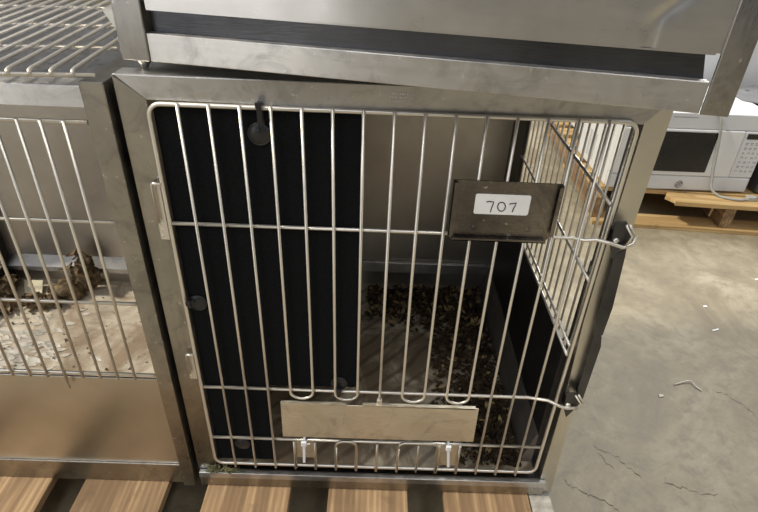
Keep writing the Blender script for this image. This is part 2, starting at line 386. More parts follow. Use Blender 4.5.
# latch strip riveted to the right post
m = MB()
m.poly([(0.5465, -0.005, 0.4325), (0.5575, -0.005, 0.445), (0.5592, -0.005, 0.433), (0.5650, -0.005, 0.352), (0.5638, -0.005, 0.305), (0.5526, -0.005, 0.3030), (0.5488, -0.005, 0.352)], (0, 0.0025, 0))
m.poly([(0.5526, -0.005, 0.3035), (0.5630, -0.005, 0.3035), (0.5668, -0.005, 0.284), (0.5660, -0.005, 0.165), (0.5545, -0.005, 0.185)], (0, 0.0025, 0))
m.box((0.552, -0.0025, 0.40), (0.558, 0.0045, 0.43)); m.box((0.556, -0.0025, 0.19), (0.561, 0.0045, 0.22))
build('latch_strip', m, 'steel_dark', C)
for bx, bz, s in ((0.5380, 0.4600, 1), (0.5435, 0.1770, -1)):
    m = MB()
    m.poly([(bx - 0.008, -0.0135, bz + 0.024), (bx + 0.005, -0.0135, bz + 0.026), (bx + 0.017, -0.0135, bz + 0.009), (bx + 0.012, -0.0135, bz - 0.006), (bx + 0.002, -0.0135, bz - 0.027), (bx - 0.004, -0.0135, bz - 0.012)], (0, 0.002, 0))
    m.box((bx - 0.004, -0.0115, bz - 0.01), (bx + 0.004, 0.0045, bz + 0.01))
    k = build('latch_plate', m, 'steel_dark', C)
    m = MB(); m.tube([(bx + 0.004, -0.0165, bz + 0.023), (bx + 0.0145, -0.019, bz + 0.009), (bx + 0.010, -0.019, bz - 0.004)], 0.0014)
    m.tube([(bx + 0.009, -0.0150, bz + 0.023), (bx + 0.019, -0.016, bz + 0.008)], 0.0014)
    build('latch_spring', m, 'wire', k)
    m = MB(); m.dome((bx - 0.001, -0.0135, bz), 0.004, 0.003); build('rivet', m, 'wire', k)
# hinges on the left post
for z0, z1, in ((0.4285, 0.506), (0.189, 0.240)):
    m = MB(); m.box((-0.0155, 0.002, z0), (-0.0045, 0.0045, z1 - 0.004), 0.0006)
    m.tube([(-0.012, -0.002, z0 + 0.026 if z1 > 0.3 else z0 + 0.015), (-0.012, -0.002, z1), (-0.009, -0.004, z1 + 0.002), (-0.001, -0.003, z1)], 0.0019)
    for q in (0.15, 0.35, 0.55): m.dome((-0.0125, 0.002, z0 + q * 0.04), 0.0012, 0.0008)
    build('hinge', m, 'wire', C)

# the wire door
m = MB(); m.tube(rrect(0, DW, 0, DH, 0.014, 0), 0.0026, 10, closed=True)
D = build('door', m, 'wire', C)
def dbar(name, pts, r=0.00195, mat='wire'):
    m = MB(); m.tube(pts, r); return build(name, m, mat, D)
bx = [DW * k / 16 for k in range(17)]
YB = -0.0038
def stagger(z): return YB
for k in (1, 2, 3, 13, 14, 15): dbar('vertical_bar', [(bx[k], YB, DH + 0.003), (bx[k], YB, 0.3), (bx[k], YB, -0.004)])
for a, b in ((4, 5), (6, 7), (9, 10), (11, 12)):
    r = (bx[b] - bx[a]) / 2; zb = 0.1625; c = (bx[a] + bx[b]) / 2
    pts = [(bx[a], YB, DH + 0.003), (bx[a], YB, 0.35)] + arc(c, zb + 0.012, r, PI, 2 * PI, YB, 10) + [(bx[b], YB, 0.35), (bx[b], YB, DH + 0.003)]
    pts = [(x, y, z if z > zb + 0.0121 else zb + 0.012 - (zb + 0.012 - z) * 0.75) for x, y, z in pts]
    dbar('looped_bar', pts)
dbar('vertical_bar', [(bx[8], YB, DH + 0.003), (bx[8], YB, 0.3), (bx[8], YB, 0.1535)])
m = MB(); m.box((bx[8] - 0.004, -0.0075, 0.150), (bx[8] + 0.004, -0.001, 0.166), 0.001); build('flap_clip', m, 'wire', D)
def inv_u(x0, x1, zt):
    r = (x1 - x0) / 2; rr = min(r, 0.012)
    pts = [(x0, YB, -0.004), (x0, YB, zt - rr)] + [(x, y, z) for x, y, z in arc(x0 + rr, zt - rr, rr, PI, PI / 2, YB)] + arc(x1 - rr, zt - rr, rr, PI / 2, 0, YB) + [(x1, YB, -0.004)]
    dbar('looped_bar', pts, 0.0024, 'wire_dirty')
inv_u(bx[6], bx[7], 0.0665); inv_u(bx[9] + 0.001, bx[11] - 0.001, 0.0675)
dbar('vertical_bar', [(bx[10], YB, 0.064), (bx[10], YB, 0.03), (bx[10], YB, -0.004)], 0.0018, 'wire_dirty')
dbar('vertical_bar', [(bx[8], YB, 0.064), (bx[8], YB, 0.03), (bx[8], YB, -0.004)], 0.0024, 'wire_dirty')
for k in (4, 5, 11, 12): dbar('vertical_bar', [(bx[k], YB, 0.064), (bx[k], YB, 0.03), (bx[k], YB, -0.004)], 0.0022, 'wire_dirty')
dbar('cross_bar', [(0.003, 0.0005, ZM), (0.3, 0.0005, ZM), (0.49, 0.0, ZM), (0.503, -0.006, ZM + 0.001), (0.514, -0.0125, ZM + 0.006), (0.5305, -0.0165, ZM + 0.004), (0.5459, -0.0185, ZM), (0.5565, -0.0175, ZM + 0.005), (0.559, -0.013, ZM + 0.014)], 0.0024)
dbar('cross_bar', [(0.003, 0.0005, ZL1), (0.3, 0.0005, ZL1), (0.487, 0, ZL1), (0.500, -0.005, ZL1 + 0.003), (0.512, -0.012, ZL1 + 0.008), (0.5307, -0.0165, ZL1 + 0.001), (0.5405, -0.0175, ZL1 - 0.001), (0.556, -0.0165, ZL1 - 0.0005)], 0.0024)
dbar('cross_bar', [(0.003, 0.0005, ZL2), (0.3, 0.0005, ZL2), (DW - 0.003, 0.0005, ZL2)], 0.0024)
# hinged feed flap plate
m = MB(); m.poly([(0.1165, -0.0085, 0.0802), (0.4155, -0.0085, 0.0815), (0.4145, -0.0085, 0.1565), (0.1172, -0.0085, 0.1535)], (0, 0.0018, 0), bev=0.0005)
m.box((0.117, -0.0085, 0.1535), (0.215, -0.003, 0.1555)); m.box((0.24, -0.0085, 0.154), (0.41, -0.003, 0.1565))
tag(build('flap_plate', m, 'steel_flap', D), 'bare tan stained metal strip low on the door')
for x0, x1 in ((0.1305, 0.1675), (0.3605, 0.398)):
    m = MB(); m.box((x0, -0.001, 0.012 if x0 > 0.3 else 0.021), (x1, 0.0005, 0.0615), 0.0004)
    build('catch_plate', m, 'steel_flap', D)
# card holder and its sticker
m = MB(); x0, x1, z0, z1 = 0.3355, 0.4605, 0.4525, 0.5290
m.poly([(x0 + 0.004, -0.0085, z0), (x1 - 0.006, -0.0085, z0), (x1, -0.0085, z0 + 0.007), (x1 + 0.001, -0.0085, z1 - 0.0008), (x0, -0.0085, z1), (x0, -0.0085, z0 + 0.004)], (0, 0.0014, 0))
m.box((x0, -0.0145, z0 + 0.006), (x0 + 0.0012, -0.0075, z1 - 0.001)); m.box((x0, -0.0145, z0 + 0.006), (x0 + 0.006, -0.0133, z1 - 0.001))
m.box((x1 - 0.0006, -0.0135, z0 + 0.009), (x1 + 0.0006, -0.0075, z1 - 0.001)); m.box((x1 - 0.004, -0.0145, z0 + 0.009), (x1 + 0.0006, -0.0133, z1 - 0.003))
m.box((x0 + 0.005, -0.0145, z0), (x1 - 0.007, -0.0075, z0 + 0.0012)); m.box((x0 + 0.005, -0.0145, z0), (x1 - 0.007, -0.0133, z0 + 0.0035))
m.dome((0.366, -0.0085, 0.468), 0.0035, 0.0015, seg=12); m.dome((0.431, -0.0085, 0.468), 0.0035, 0.0015, seg=12)
tag(build('card_holder', m, 'steel_card', D), 'dark steel card holder')
m = MB(); m.poly([(x, y, z) for x, y, z in rrect(0.3632, 0.4272, 0.4868, 0.5128, 0.0025, -0.0092)], (0, 0.0006, 0))
m.mi = 1
def stroke(pts, r=0.0007):
    m.tube([(x, -0.0093, z) for x, z in pts], r, 6)
S = lambda px, py: (0.3632 + (px - 216 - (248 - py) * 0.14) / 284 * 0.064, 0.5128 - (py - 141 - (px - 216) * 0.035) / 97 * 0.026)
stroke([S(284, 181), S(296, 178), S(322, 181), S(317, 196), S(310, 213), S(306, 230)])
stroke([S(362 + 20 * math.sin(t * PI / 8), 204 - 22 * math.cos(t * PI / 8)) for t in range(17)])
stroke([S(402, 192), S(412, 189), S(438, 186), S(432, 199), S(425, 212), S(419, 229)])
tag(build('number_sticker', m, ['paper', 'ink'], D), 'white sticker with 707 handwritten in black')

# ------------------------------------------------------------------ black panel tied to the door
K = thing('privacy_panel', 'black foam panel tied behind the left part of the wire door', 'panel', (0.115, 0.009, Z0 + 0.0))
m = MB(); m.poly([(0.0025, 0.006, 0.5965), (0.2302, 0.006, 0.5965), (0.2290, 0.006, 0.1785), (0.0975, 0.006, 0.1770), (0.0950, 0.006, 0.0040), (0.0035, 0.006, 0.0030)], (0, 0.0045, 0), bev=0.0008); build('sheet', m, 'black_foam', K)
for x, z, r in ((0.1167, 0.5690, 0.0135), (0.0150, 0.3290, 0.0125), (0.2040, 0.1870, 0.0125), (0.047, 0.043, 0.0125)):
    m = MB(); m.dome((x, 0.006, z), r, 0.0045); m.tube([(x + r * 0.92 * math.cos(t * PI / 12), 0.0045, z + r * 0.92 * math.sin(t * PI / 12)) for t in range(24)], 0.0012, 6, closed=True)
    m.dome((x, 0.002, z + 0.005), 0.0025, 0.0012, seg=10)
    build('button', m, 'button_plastic', K)
for x, zt, zb in ((0.1205, 0.6022, 0.581), (0.2045, 0.180, 0.168), (0.0065, 0.3335, 0.3275)):
    m = MB(); m.box((x - 0.0028, -0.0055, zb), (x + 0.0028, -0.0042, zt + 0.003), 0.0005); m.box((x - 0.0028, -0.0050, zt + 0.0028), (x + 0.0028, 0.0058, zt + 0.0042)); m.box((x - 0.0028, 0.0045, zb), (x + 0.0028, 0.0058, zt + 0.003))
    m.box((x - 0.0035, -0.0085, zt - 0.001), (x + 0.0035, -0.0050, zt + 0.006), 0.0008)
    build('tie_strap', m, 'black_plastic', K)

# ------------------------------------------------------------------ white cable ties on the low wire
def zip_tie(x, lean, label):
    m = MB()
    ring = [(x, 0.0005 + 0.0050 * math.cos(t * PI / 8) - 0.001, ZL2 + 0.0055 * math.sin(t * PI / 8)) for t in range(16)]
    for yy in (-0.0012, 0, 0.0012): m.tube([(p[0] + yy, p[1], p[2]) for p in ring], 0.0009, 6, closed=True)
    m.box((x - 0.0042, -0.0105, ZL2 - 0.004), (x + 0.0042, -0.0050, ZL2 + 0.006), 0.001)
    m.poly([(x - 0.0022, -0.0090, ZL2 - 0.003), (x + 0.0022, -0.0090, ZL2 - 0.003), (x + 0.0022 + lean, -0.0105, 0.020), (x - 0.0016 + lean, -0.0105, 0.020)], (0, 0.0012, 0))
    m.box((x - 0.0008, -0.0098, ZL2 + 0.0005), (x + 0.0095 if lean <= 0 else x + 0.004, -0.0080, ZL2 + 0.0022))
    tag(build('cable_tie', m, 'white_plastic'), label, 'cable tie', 'white cable ties')
zip_tie(0.1487, -0.0012, 'white cable tie on the low door wire, nearer the black panel')
zip_tie(0.3785, 0.0035, 'white cable tie on the low door wire, nearer the concrete floor')

# ------------------------------------------------------------------ leaf litter in the centre cage, grass bits on the sill
m = MB(); random.seed(11)
def litter(n, fx, fy, size, zspread, hi):
    for _ in range(n):
        x = fx(); y = fy()
        m.mi = 1 if random.random() < hi else 0
        L = random.uniform(*size)
        m.flake((x, y, -0.0095 + random.random() * zspread), L, L * random.uniform(0.3, 0.6), random.uniform(0, 2 * PI), random.uniform(-0.5, 0.5), random.uniform(0.05, 0.4))
litter(650, lambda: random.uniform(0.24, 0.505), lambda: random.triangular(0.36, 0.515, 0.5), (0.008, 0.024), 0.016, 0.25)
litter(1500, lambda: random.triangular(0.36, 0.512, 0.49), lambda: random.uniform(0.02, 0.46), (0.007, 0.020), 0.011, 0.06)
litter(420, lambda: random.uniform(0.43, 0.512), lambda: random.uniform(0.015, 0.20), (0.007, 0.020), 0.010, 0.04)
litter(60, lambda: random.gauss(0.335, 0.02), lambda: random.gauss(0.40, 0.03), (0.006, 0.014), 0.005, 0.15)
tag(build('leaf_litter', m, ['leaf_dark', 'leaf_light']), 'brown dry leaf litter heaped on the floor pan of the 707 cage', 'litter', None, 'stuff')
m = MB(); random.seed(5)
for _ in range(60):
    x = random.gauss(0.002, 0.014); z = -0.0225 + abs(random.gauss(0, 0.006)); L = random.uniform(0.006, 0.018)
    m.flake((x, random.uniform(-0.003, 0.0), z), L, 0.0022, random.uniform(0, 6.3), random.uniform(-1, 1), 0.2)
tag(build('grass_clippings', m, 'grass'), 'few dry grass bits caught at the lower hinge corner of the middle cage', 'grass', None, 'stuff')

# ------------------------------------------------------------------ the cage at the left
L = thing('kennel_cage', 'stainless steel cage with a barred grille over a tall solid kick panel', 'cage', (-0.345, 0.27, Z0 - 0.06))
LX0, LX1 = -0.65, -0.0410
m = MB(); m.poly([(-0.0668, -0.004, 0.622), (-0.0405, -0.004, 0.622), (-0.0405, -0.004, -0.06), (-0.0605, -0.004, -0.06)], (0, 0.03, 0), bev=0.0012)
build('right_post', m, 'steel_dull', L)
m = MB(); m.box((LX0, -0.004, -0.06), (LX0 + 0.026, 0.026, 0.622), 0.0012); build('left_post', m, 'steel_dull', L)
m = MB(); m.box((LX0 + 0.026, 0.0, 0.592), (-0.0655, 0.030, 0.6165), 0.0012); build('top_rail', m, 'steel_horizontal', L)
m = MB(); m.box((LX0 + 0.024, 0.004, -0.012), (-0.0600, 0.008, 0.1835), 0.0008); build('kick_panel', m, 'steel_kick', L)
m = MB(); m.box((LX0 + 0.024, 0.001, -0.0345), (-0.0600, 0.004, -0.0125)); m.box((LX0 + 0.024, 0.0025, -0.060), (-0.0600, 0.03, -0.0345)); build('bottom_rail', m, 'steel_dull', L)
m = MB(); m.box((LX1 - 0.004, 0.026, -0.058), (LX1, 0.53, 0.620)); build('side_wall', m, 'steel_wall', L)
m = MB(); m.box((-0.626, 0.026, -0.058), (-0.622, 0.53, 0.035)); m.box((-0.626, 0.49, 0.035), (-0.622, 0.526, 0.608)); build('side_wall', m, 'black_sheet', L)
G = MB()
for z in (0.045, 0.145, 0.252, 0.3827, 0.4937, 0.600): G.tube([(-0.6215, 0.012, z), (-0.6215, 0.492, z)], 0.0025)
sg = build('side_grille', G, 'wire', L)  # unseen side; bars carried down low to let sun onto the floor
for i in range(18):
    y = 0.032 + i * 0.0254
    m = MB(); m.tube([(-0.6245, y, 0.036), (-0.6245, y, 0.606)], 0.0018); build('vertical_bar', m, 'wire', sg)
m = MB(); m.box((-0.622, 0.522, -0.058), (LX1 - 0.004, 0.526, 0.608)); build('back_wall', m, 'steel_wall', L)
m = MB(); m.poly([(-0.622, 0.522, 0.052), (-0.622, 0.500, 0.032), (-0.622, 0.500, 0.020), (-0.622, 0.522, 0.020)], (0.576, 0, 0)); build('wall_ledge', m, 'steel_horizontal', L)
m = MB(); m.box((LX0, 0.030, 0.608), (LX1 - 0.004, 0.53, 0.6105)); build('top_sheet', m, 'steel_top', L)
m = MB(); m.box((-0.072, 0.030, 0.6105), (LX1 - 0.004, 0.53, 0.619), 0.001); build('top_edge', m, 'steel_dull', L)
m = MB(); m.box((-0.622, 0.010, -0.030), (LX1 - 0.004, 0.522, -0.020)); build('floor_pan', m, 'pan_dusty', L)
m = MB(); m.tube([(LX0 + 0.026, 0.0015, 0.5762), (-0.069, 0.0015, 0.5762)], 0.0026)
g = build('grille', m, 'wire', L)
for z in (0.451, 0.326, 0.1945):
    m = MB(); m.tube([(LX0 + 0.024, 0.0015, z), (-0.066, 0.0015, z)], 0.0025); build('cross_bar', m, 'wire', g)
for k in range(22):
    x = -0.0932 - 0.0254 * k
    m = MB(); m.tube([(x, -0.0035, 0.579), (x, -0.0035, 0.4), (x, -0.0035, 0.168 if k == 4 else 0.190)], 0.0020); build('vertical_bar', m, 'wire', g)

# dirt in the left cage
def clump(lumps, label):
    m = MB()
    for c, s, a, sd in lumps: m.lump(c, s, a, sd)
    for i in range(24):
        c, s, a, sd = random.choice(lumps); th = random.uniform(0, 6.3)
        m.flake((c[0] + s[0] * 0.9 * math.cos(th), c[1] - abs(s[1] * 0.9 * math.sin(th)), c[2] + random.uniform(-0.7, 0.9) * s[2]), random.uniform(0.02, 0.04), random.uniform(0.012, 0.02), th, random.uniform(-1.2, 1.2), 0.3)
    tag(build('dirt_clump', m, 'clump'), label, 'dirt', 'dried clumps in the left cage')
random.seed(9)
clump([((-0.610, 0.440, -0.002), (0.022, 0.036, 0.018), 0.5, 1), ((-0.590, 0.405, -0.008), (0.026, 0.026, 0.013), 0.5, 2), ((-0.606, 0.468, 0.010), (0.014, 0.020, 0.014), 0.5, 3)], 'brown dried clump in the far left corner of the barred cage')
clump([((-0.532, 0.428, -0.008), (0.022, 0.016, 0.009), 0.5, 4), ((-0.512, 0.420, -0.009), (0.018, 0.018, 0.010), 0.5, 5)], 'small brown dried clump in front of the cream scrap')
clump([((-0.462, 0.455, 0.0), (0.034, 0.028, 0.020), 0.55, 6), ((-0.430, 0.478, 0.022), (0.030, 0.018, 0.036), 0.5, 7), ((-0.424, 0.486, 0.055), (0.018, 0.010, 0.028), 0.5, 8), ((-0.485, 0.425, -0.008), (0.02, 0.018, 0.011), 0.5, 9)], 'tall brown dried clump leaning on the back wall of the barred cage')
m = MB(); m.poly([(-0.585, 0.492, -0.004), (-0.540, 0.493, -0.004), (-0.530, 0.462, -0.0185), (-0.570, 0.460, -0.0185)], (0, -0.002, 0.003), bev=0.0008)
tag(build('cream_scrap', m, 'cream'), 'flat cream scrap lying among the brown clumps', 'scrap')
m = MB(); random.seed(21)
for _ in range(190):
    x = random.uniform(-0.58, -0.08); y = random.uniform(0.03, 0.48); s = random.choice((0.0012, 0.0018, 0.0025, 0.0045))
    m.flake((x, y, -0.0193), s * 2.2, s * 1.3, random.uniform(0, 6.3), 0.1, 0.15)
tag(build('floor_specks', m, 'speck'), 'scattered dark dirt specks on the floor of the barred cage', 'dirt', None, 'stuff')
m = MB(); random.seed(31)
for _ in range(150):
    x = random.gauss(-0.485, 0.055); y = random.gauss(0.275, 0.055)
    if y < 0.018 or x < -0.6: continue
    L_ = random.uniform(0.008, 0.034)
    m.flake((x, y, -0.0190), L_, L_ * random.uniform(0.35, 0.6), random.uniform(-0.4, 0.6), random.uniform(-0.12, 0.12), random.uniform(0.02, 0.12))
tag(build('paint_flakes', m, 'flake'), 'curled white flakes peeling off the floor of the barred cage', 'flakes', None, 'stuff')

# ------------------------------------------------------------------ wire rack lying on the left cage
RZ = math.radians(5.0)
W = thing('wire_rack', 'loose wire floor rack lying on top of the barred cage', 'rack', (-0.062, 0.0, Z0 + 0.6235), RZ)
for j, y in enumerate((0.004, 0.128, 0.262, 0.408, 0.55)):
    m = MB(); m.tube([(-0.56, y, 0.003), (-0.3, y, 0.003), (-0.004 if j else 0.012, y, 0.003)], 0.0024); build('cross_bar', m, 'wire', W, local=True)
for k in range(26):
    x = -0.0090 - 0.0215 * k
    m = MB(); m.tube([(x, -0.002, 0.004), (x, 0.001, 0.0078), (x, 0.006, 0.0088), (x, 0.3, 0.0088), (x, 0.58, 0.0088)], 0.0024); build('rack_bar', m, 'wire', W, local=True)

# ------------------------------------------------------------------ the cage stacked askew on top
UA = Vector((-0.0251, 0.0181, Z0 + 0.6300)); UR = math.radians(-11.36); UW = 0.5956
U = thing('kennel_cage', 'stainless steel cage set askew on top of the closed cage', 'cage', UA, UR)
ub = lambda name, mb, mat, par=U: build(name, mb, mat, par, local=True)
m = MB(); m.box((0, 0, 0.0105), (0.0325, 0.03, 0.690), 0.0012); ub('left_post', m, 'steel_dull')
m = MB(); m.poly([(0.5720, 0, 0.0105), (0.5956, 0, 0.0105), (0.5966, 0, 0.690), (0.5740, 0, 0.690)], (0, 0.0035, 0), bev=0.0008); m.box((0.592, 0.0035, 0.09), (0.5955, 0.03, 0.688)); ub('right_post', m, 'steel_dull')
m = MB(); m.box((0.0325, 0.0015, 0.0108), (0.5715, 0.012, 0.0392), 0.001); ub('bottom_rail', m, 'steel_horizontal')
m = MB(); m.poly([(0.034, 0.012, 0.030), (0.5705, 0.012, 0.030), (0.5615, 0.012, 0.068), (0.034, 0.012, 0.068)], (0, 0.003, 0)); ub('inner_bar', m, 'steel_dark')
m = MB(); bm = m.bm; nx, nz = 120, 30
rows = []
for a in range(nx + 1):
    x = 0.036 + 0.5365 * a / nx; row = []
    for b_ in range(nz + 1):
        z = 0.0625 + 0.1375 * b_ / nz
        y = 0.0035 + 0.0011 * noise.noise((x * 7, z * 5, 1.3)) + 0.0006 * noise.noise((x * 22, z * 14, 4.1))
        cx = 0.508 + (z - 0.0625) * 0.50 + 0.005 * math.sin(z * 130)          # dent shaped in to give a jagged bright reflection
        y += 0.0024 * math.exp(-((x - cx) / 0.0045) ** 2) * min(1, (0.2 - z) / 0.03)
        row.append(bm.verts.new((x, y, z)))
    rows.append(row)
for a in range(nx):
    for b_ in range(nz):
        f = bm.faces.new((rows[a][b_], rows[a + 1][b_], rows[a + 1][b_ + 1], rows[a][b_ + 1])); f.smooth = True
m.box((0.036, 0.0062, 0.0625), (0.5725, 0.0078, 0.200)); m.box((0.036, 0.0040, 0.0608), (0.5690, 0.0078, 0.0625))
ub('kick_panel', m, 'steel_panel')
m = MB(); m.box((0.004, 0.03, 0.085), (0.588, 0.53, 0.090)); ub('floor_pan', m, 'steel_wall')
m = MB(); m.box((0.002, 0.03, 0.014), (0.005, 0.55, 0.688)); ub('side_wall', m, 'steel_wall')
m = MB(); m.box((0.587, 0.03, 0.09), (0.590, 0.55, 0.688)); ub('side_wall', m, 'steel_wall')
m = MB(); m.box((0.005, 0.547, 0.014), (0.587, 0.55, 0.688)); ub('back_wall', m, 'steel_wall')
m = MB(); m.box((0.005, 0.03, 0.684), (0.587, 0.547, 0.688)); ub('top_sheet', m, 'steel_top')
m = MB(); m.box((0.0325, 0.001, 0.664), (0.574, 0.03, 0.690), 0.001); ub('top_rail', m, 'steel_horizontal')
m = MB(); m.tube([(0.033, 0.004, 0.645), (0.574, 0.004, 0.645)], 0.0026)
g = ub('grille', m, 'wire')
for z in (0.21, 0.335, 0.46):
    m = MB(); m.tube([(0.033, 0.004, z), (0.574, 0.004, z)], 0.003); ub('cross_bar', m, 'wire', g)
for k in range(21):
    m = MB(); m.tube([(0.054 + 0.025 * k, -0.001, 0.648), (0.054 + 0.025 * k, -0.001, 0.205)], 0.0024); ub('vertical_bar', m, 'wire', g)
for x, y in ((0.014, 0.018), (0.584, 0.11), (0.05, 0.5), (0.55, 0.5)):
    m = MB(); m.dome((x, y, 0.0145), 0.009, 0.0142, (0, 0, -1), seg=12); m.tube([(x, y, 0.0), (x, y, 0.02)], 0.004); ub('glide_foot', m, 'wire')
m = MB(); m.poly([(-0.0184, 0.010, 0.0562), (0.001, 0.010, 0.0605), (0.001, 0.010, 0.032), (-0.0037, 0.010, 0.0318), (-0.0076, 0.010, 0.0395)], (0, 0.002, 0))
m.poly([(-0.0184, 0.010, 0.0555), (0.001, 0.010, 0.0598), (0.001, 0.032, 0.0598), (-0.0184, 0.026, 0.0555)], (0, 0, 0.0018))
ub('corner_tab', m, 'steel_kick')

# ------------------------------------------------------------------ pallet and microwaves behind
PR = math.radians(-4.0)
Q = thing('pallet', 'wooden pallet on the concrete floor under the white microwave', 'pallet', (1.065, 1.262, 0), PR)
qb = lambda name, mb, mat, par=Q: build(name, mb, mat, par, local=True)
m = MB(); m.poly([(0.272, -0.030, 0.1005), (1.22, -0.030, 0.1005), (1.22, 0.05, 0.1005), (0.27, 0.05, 0.1005), (0.255, 0.02, 0.1005), (0.280, -0.012, 0.1005)], (0, 0, 0.0165), bev=0.001); qb('deck_board', m, 'pine_x')
for y in (0.062, 0.19, 0.33, 0.47, 0.61, 0.75, 0.88):
    m = MB(); m.box((0, y, 0.1005), (1.22, y + 0.095, 0.117), 0.0015); qb('deck_board', m, 'pine_x')
for x in (0.0, 0.465, 1.18):
    m = MB(); m.box((x, -0.015 if x in (0.465,) else 0.0, 0.0165), (x + 0.04, 0.965, 0.1), 0.002); qb('stringer', m, 'pine_y')
for y in (-0.03, 0.43, 0.88):
    m = MB(); m.box((0.0, y, 0.0), (1.22, y + 0.09, 0.016), 0.0015); qb('bottom_board', m, 'pine_x')

ZP = 0.117
M = thing('microwave', 'white countertop microwave with dark window and loose grey cord', 'microwave', (1.368, 1.485, ZP))
x0, x1, y0, y1, zb, zt = 1.107, 1.630, 1.30, 1.67, -0.0765, 0.2155
m = MB(); m.box((x0, y0 + 0.022, zb), (x1, y1, zt), 0.005)
m.mi = 1
for r in range(11):
    for c in range(3): m.box((x0 - 0.0004, 1.49 + c * 0.028, -0.045 + r * 0.0095), (x0 + 0.0010, 1.511 + c * 0.028, -0.041 + r * 0.0095))
build('body', m, ['white_enamel', 'grey_print'], M)
m = MB(); m.box((x0, y0, 0.158), (x1, y0 + 0.022, zt), 0.004); m.mi = 1
random.seed(4); x = 1.275
while x < 1.36:
    w = random.uniform(0.003, 0.008); m.box((x, y0 - 0.0004, 0.1985), (x + w, y0 + 0.001, 0.2015)); x += w + 0.0018
build('top_fascia', m, ['white_panel', 'grey_print'], M)
m = MB(); m.box((x0, y0 - 0.003, -0.018), (1.5445, y0 + 0.0218, 0.157), 0.004)
dr = build('door', m, 'white_enamel', M)
m = MB(); m.poly(rrect(1.182, 1.451, -0.0015, 0.148, 0.004, y0 - 0.004), (0, 0.004, 0)); build('window', m, 'black_glass', dr)
m = MB(); m.box((x0, y0 - 0.002, zb), (x1, y0 + 0.0218, -0.0188), 0.006)
lo = build('lower_fascia', m, 'white_panel', M)
m = MB(); lx, lz = 1.3722, -0.0505
m.tube([(lx + 0.0125 * math.cos(t * PI / 12), y0 - 0.0026, lz + 0.0125 * math.sin(t * PI / 12)) for t in range(24)], 0.0030, 6, closed=True)
for s in (-1, 1):   # curling monogram strokes inside the ring
    m.tube([(lx + s * (0.0005 + 0.0045 + 0.0035 * math.cos(t * PI / 6 + 0.6)), y0 - 0.0026, lz + 0.0055 * math.sin(t * PI / 6 + 0.6)) for t in range(10)], 0.0011, 6)
m.tube([(lx - 0.006, y0 - 0.0026, lz - 0.001), (lx - 0.001, y0 - 0.0026, lz - 0.001)], 0.001, 6); m.tube([(lx + 0.001, y0 - 0.0026, lz + 0.001), (lx + 0.0055, y0 - 0.0026, lz + 0.001)], 0.001, 6)
build('round_badge', m, 'grey_print', lo)
m = MB(); m.box((1.5455, y0 - 0.002, -0.018), (x1, y0 + 0.0218, 0.157), 0.004)
cp = build('control_panel', m, 'white_panel', M)
m = MB(); m.box((1.5545, y0 - 0.003, 0.129), (1.622, y0 - 0.001, 0.149), 0.0008); build('display', m, 'black_glass', cp)
m = MB()
for r in range(7):
    for c in range(4):
        cx = 1.559 + c * 0.0175; cz = 0.113 - r * 0.0175
        if r in (0, 1): m.box((cx, y0 - 0.0026, cz), (cx + 0.010, y0 - 0.0015, cz + 0.0032)); m.box((cx + 0.001, y0 - 0.0026, cz - 0.005), (cx + 0.008, y0 - 0.0015, cz - 0.0028))
        else:
            m.tube([(cx + 0.004 + 0.003 * math.cos(t * PI / 4), y0 - 0.0022, cz + 0.0035 * math.sin(t * PI / 4)) for t in range(6 + (r + c) % 3)], 0.0009, 5)
            if (r + c) % 2: m.box((cx + 0.0085, y0 - 0.0026, cz - 0.003), (cx + 0.0098, y0 - 0.0015, cz + 0.003))
build('keypad', m, 'grey_print', cp)
def bez(P, n=8):
    out = []; P = [Vector(p) for p in P]
    for i in range(len(P) - 1):
        p0, p1, p2, p3 = P[max(i - 1, 0)], P[i], P[i + 1], P[min(i + 2, len(P) - 1)]
        for k in range(n):
            t = k / n
            out.append(0.5 * ((2 * p1) + (p2 - p0) * t + (2 * p0 - 5 * p1 + 4 * p2 - p3) * t * t + (3 * p1 - p0 - 3 * p2 + p3) * t ** 3))
    return out + [P[-1]]
m = MB(); m.tube(bez([(1.45, 1.665, 0.10), (1.44, 1.685, 0.19), (1.425, 1.62, 0.2225), (1.41, 1.45, 0.2210), (1.417, 1.32, 0.2215), (1.433, 1.289, 0.200), (1.4535, 1.2885, 0.126), (1.472, 1.290, 0.03), (1.482, 1.288, -0.02), (1.490, 1.280, -0.058), (1.512, 1.266, -0.0765), (1.537, 1.247, -0.0775), (1.575, 1.236, -0.0775), (1.612, 1.243, -0.0775)]), 0.0048, 8)
cd = build('power_cord', m, 'grey_cord', M)
m = MB(); m.box((1.608, 1.236, -0.0825), (1.64, 1.258, -0.066), 0.003); m.box((1.639, 1.240, -0.0765), (1.654, 1.2415, -0.0705)); m.box((1.639, 1.252, -0.0765), (1.654, 1.2535, -0.0705)); build('plug', m, 'grey_cord', cd)
for fx, fy in ((1.15, 1.35), (1.59, 1.35), (1.15, 1.63), (1.59, 1.63)):
    m = MB(); m.tube([(fx, fy, -0.0828), (fx, fy, -0.074)], 0.012, 12); build('foot', m, 'dark_enamel', M)

m = MB(); m.poly([(1.604, 1.585, 0.2165), (1.78, 1.70, 0.2165), (1.83, 1.60, 0.2165), (1.66, 1.42, 0.2165), (1.60, 1.47, 0.2165)], (0, 0, 0.003))
m.mi = 1; m.tube([(1.690, 1.60, 0.2185), (1.690, 1.60, 0.2203)], 0.008, 12)
tag(build('mounting_bracket', m, ['grey_bracket', 'dark_enamel']), 'flat grey metal bracket lying on top of the white microwave', 'bracket')

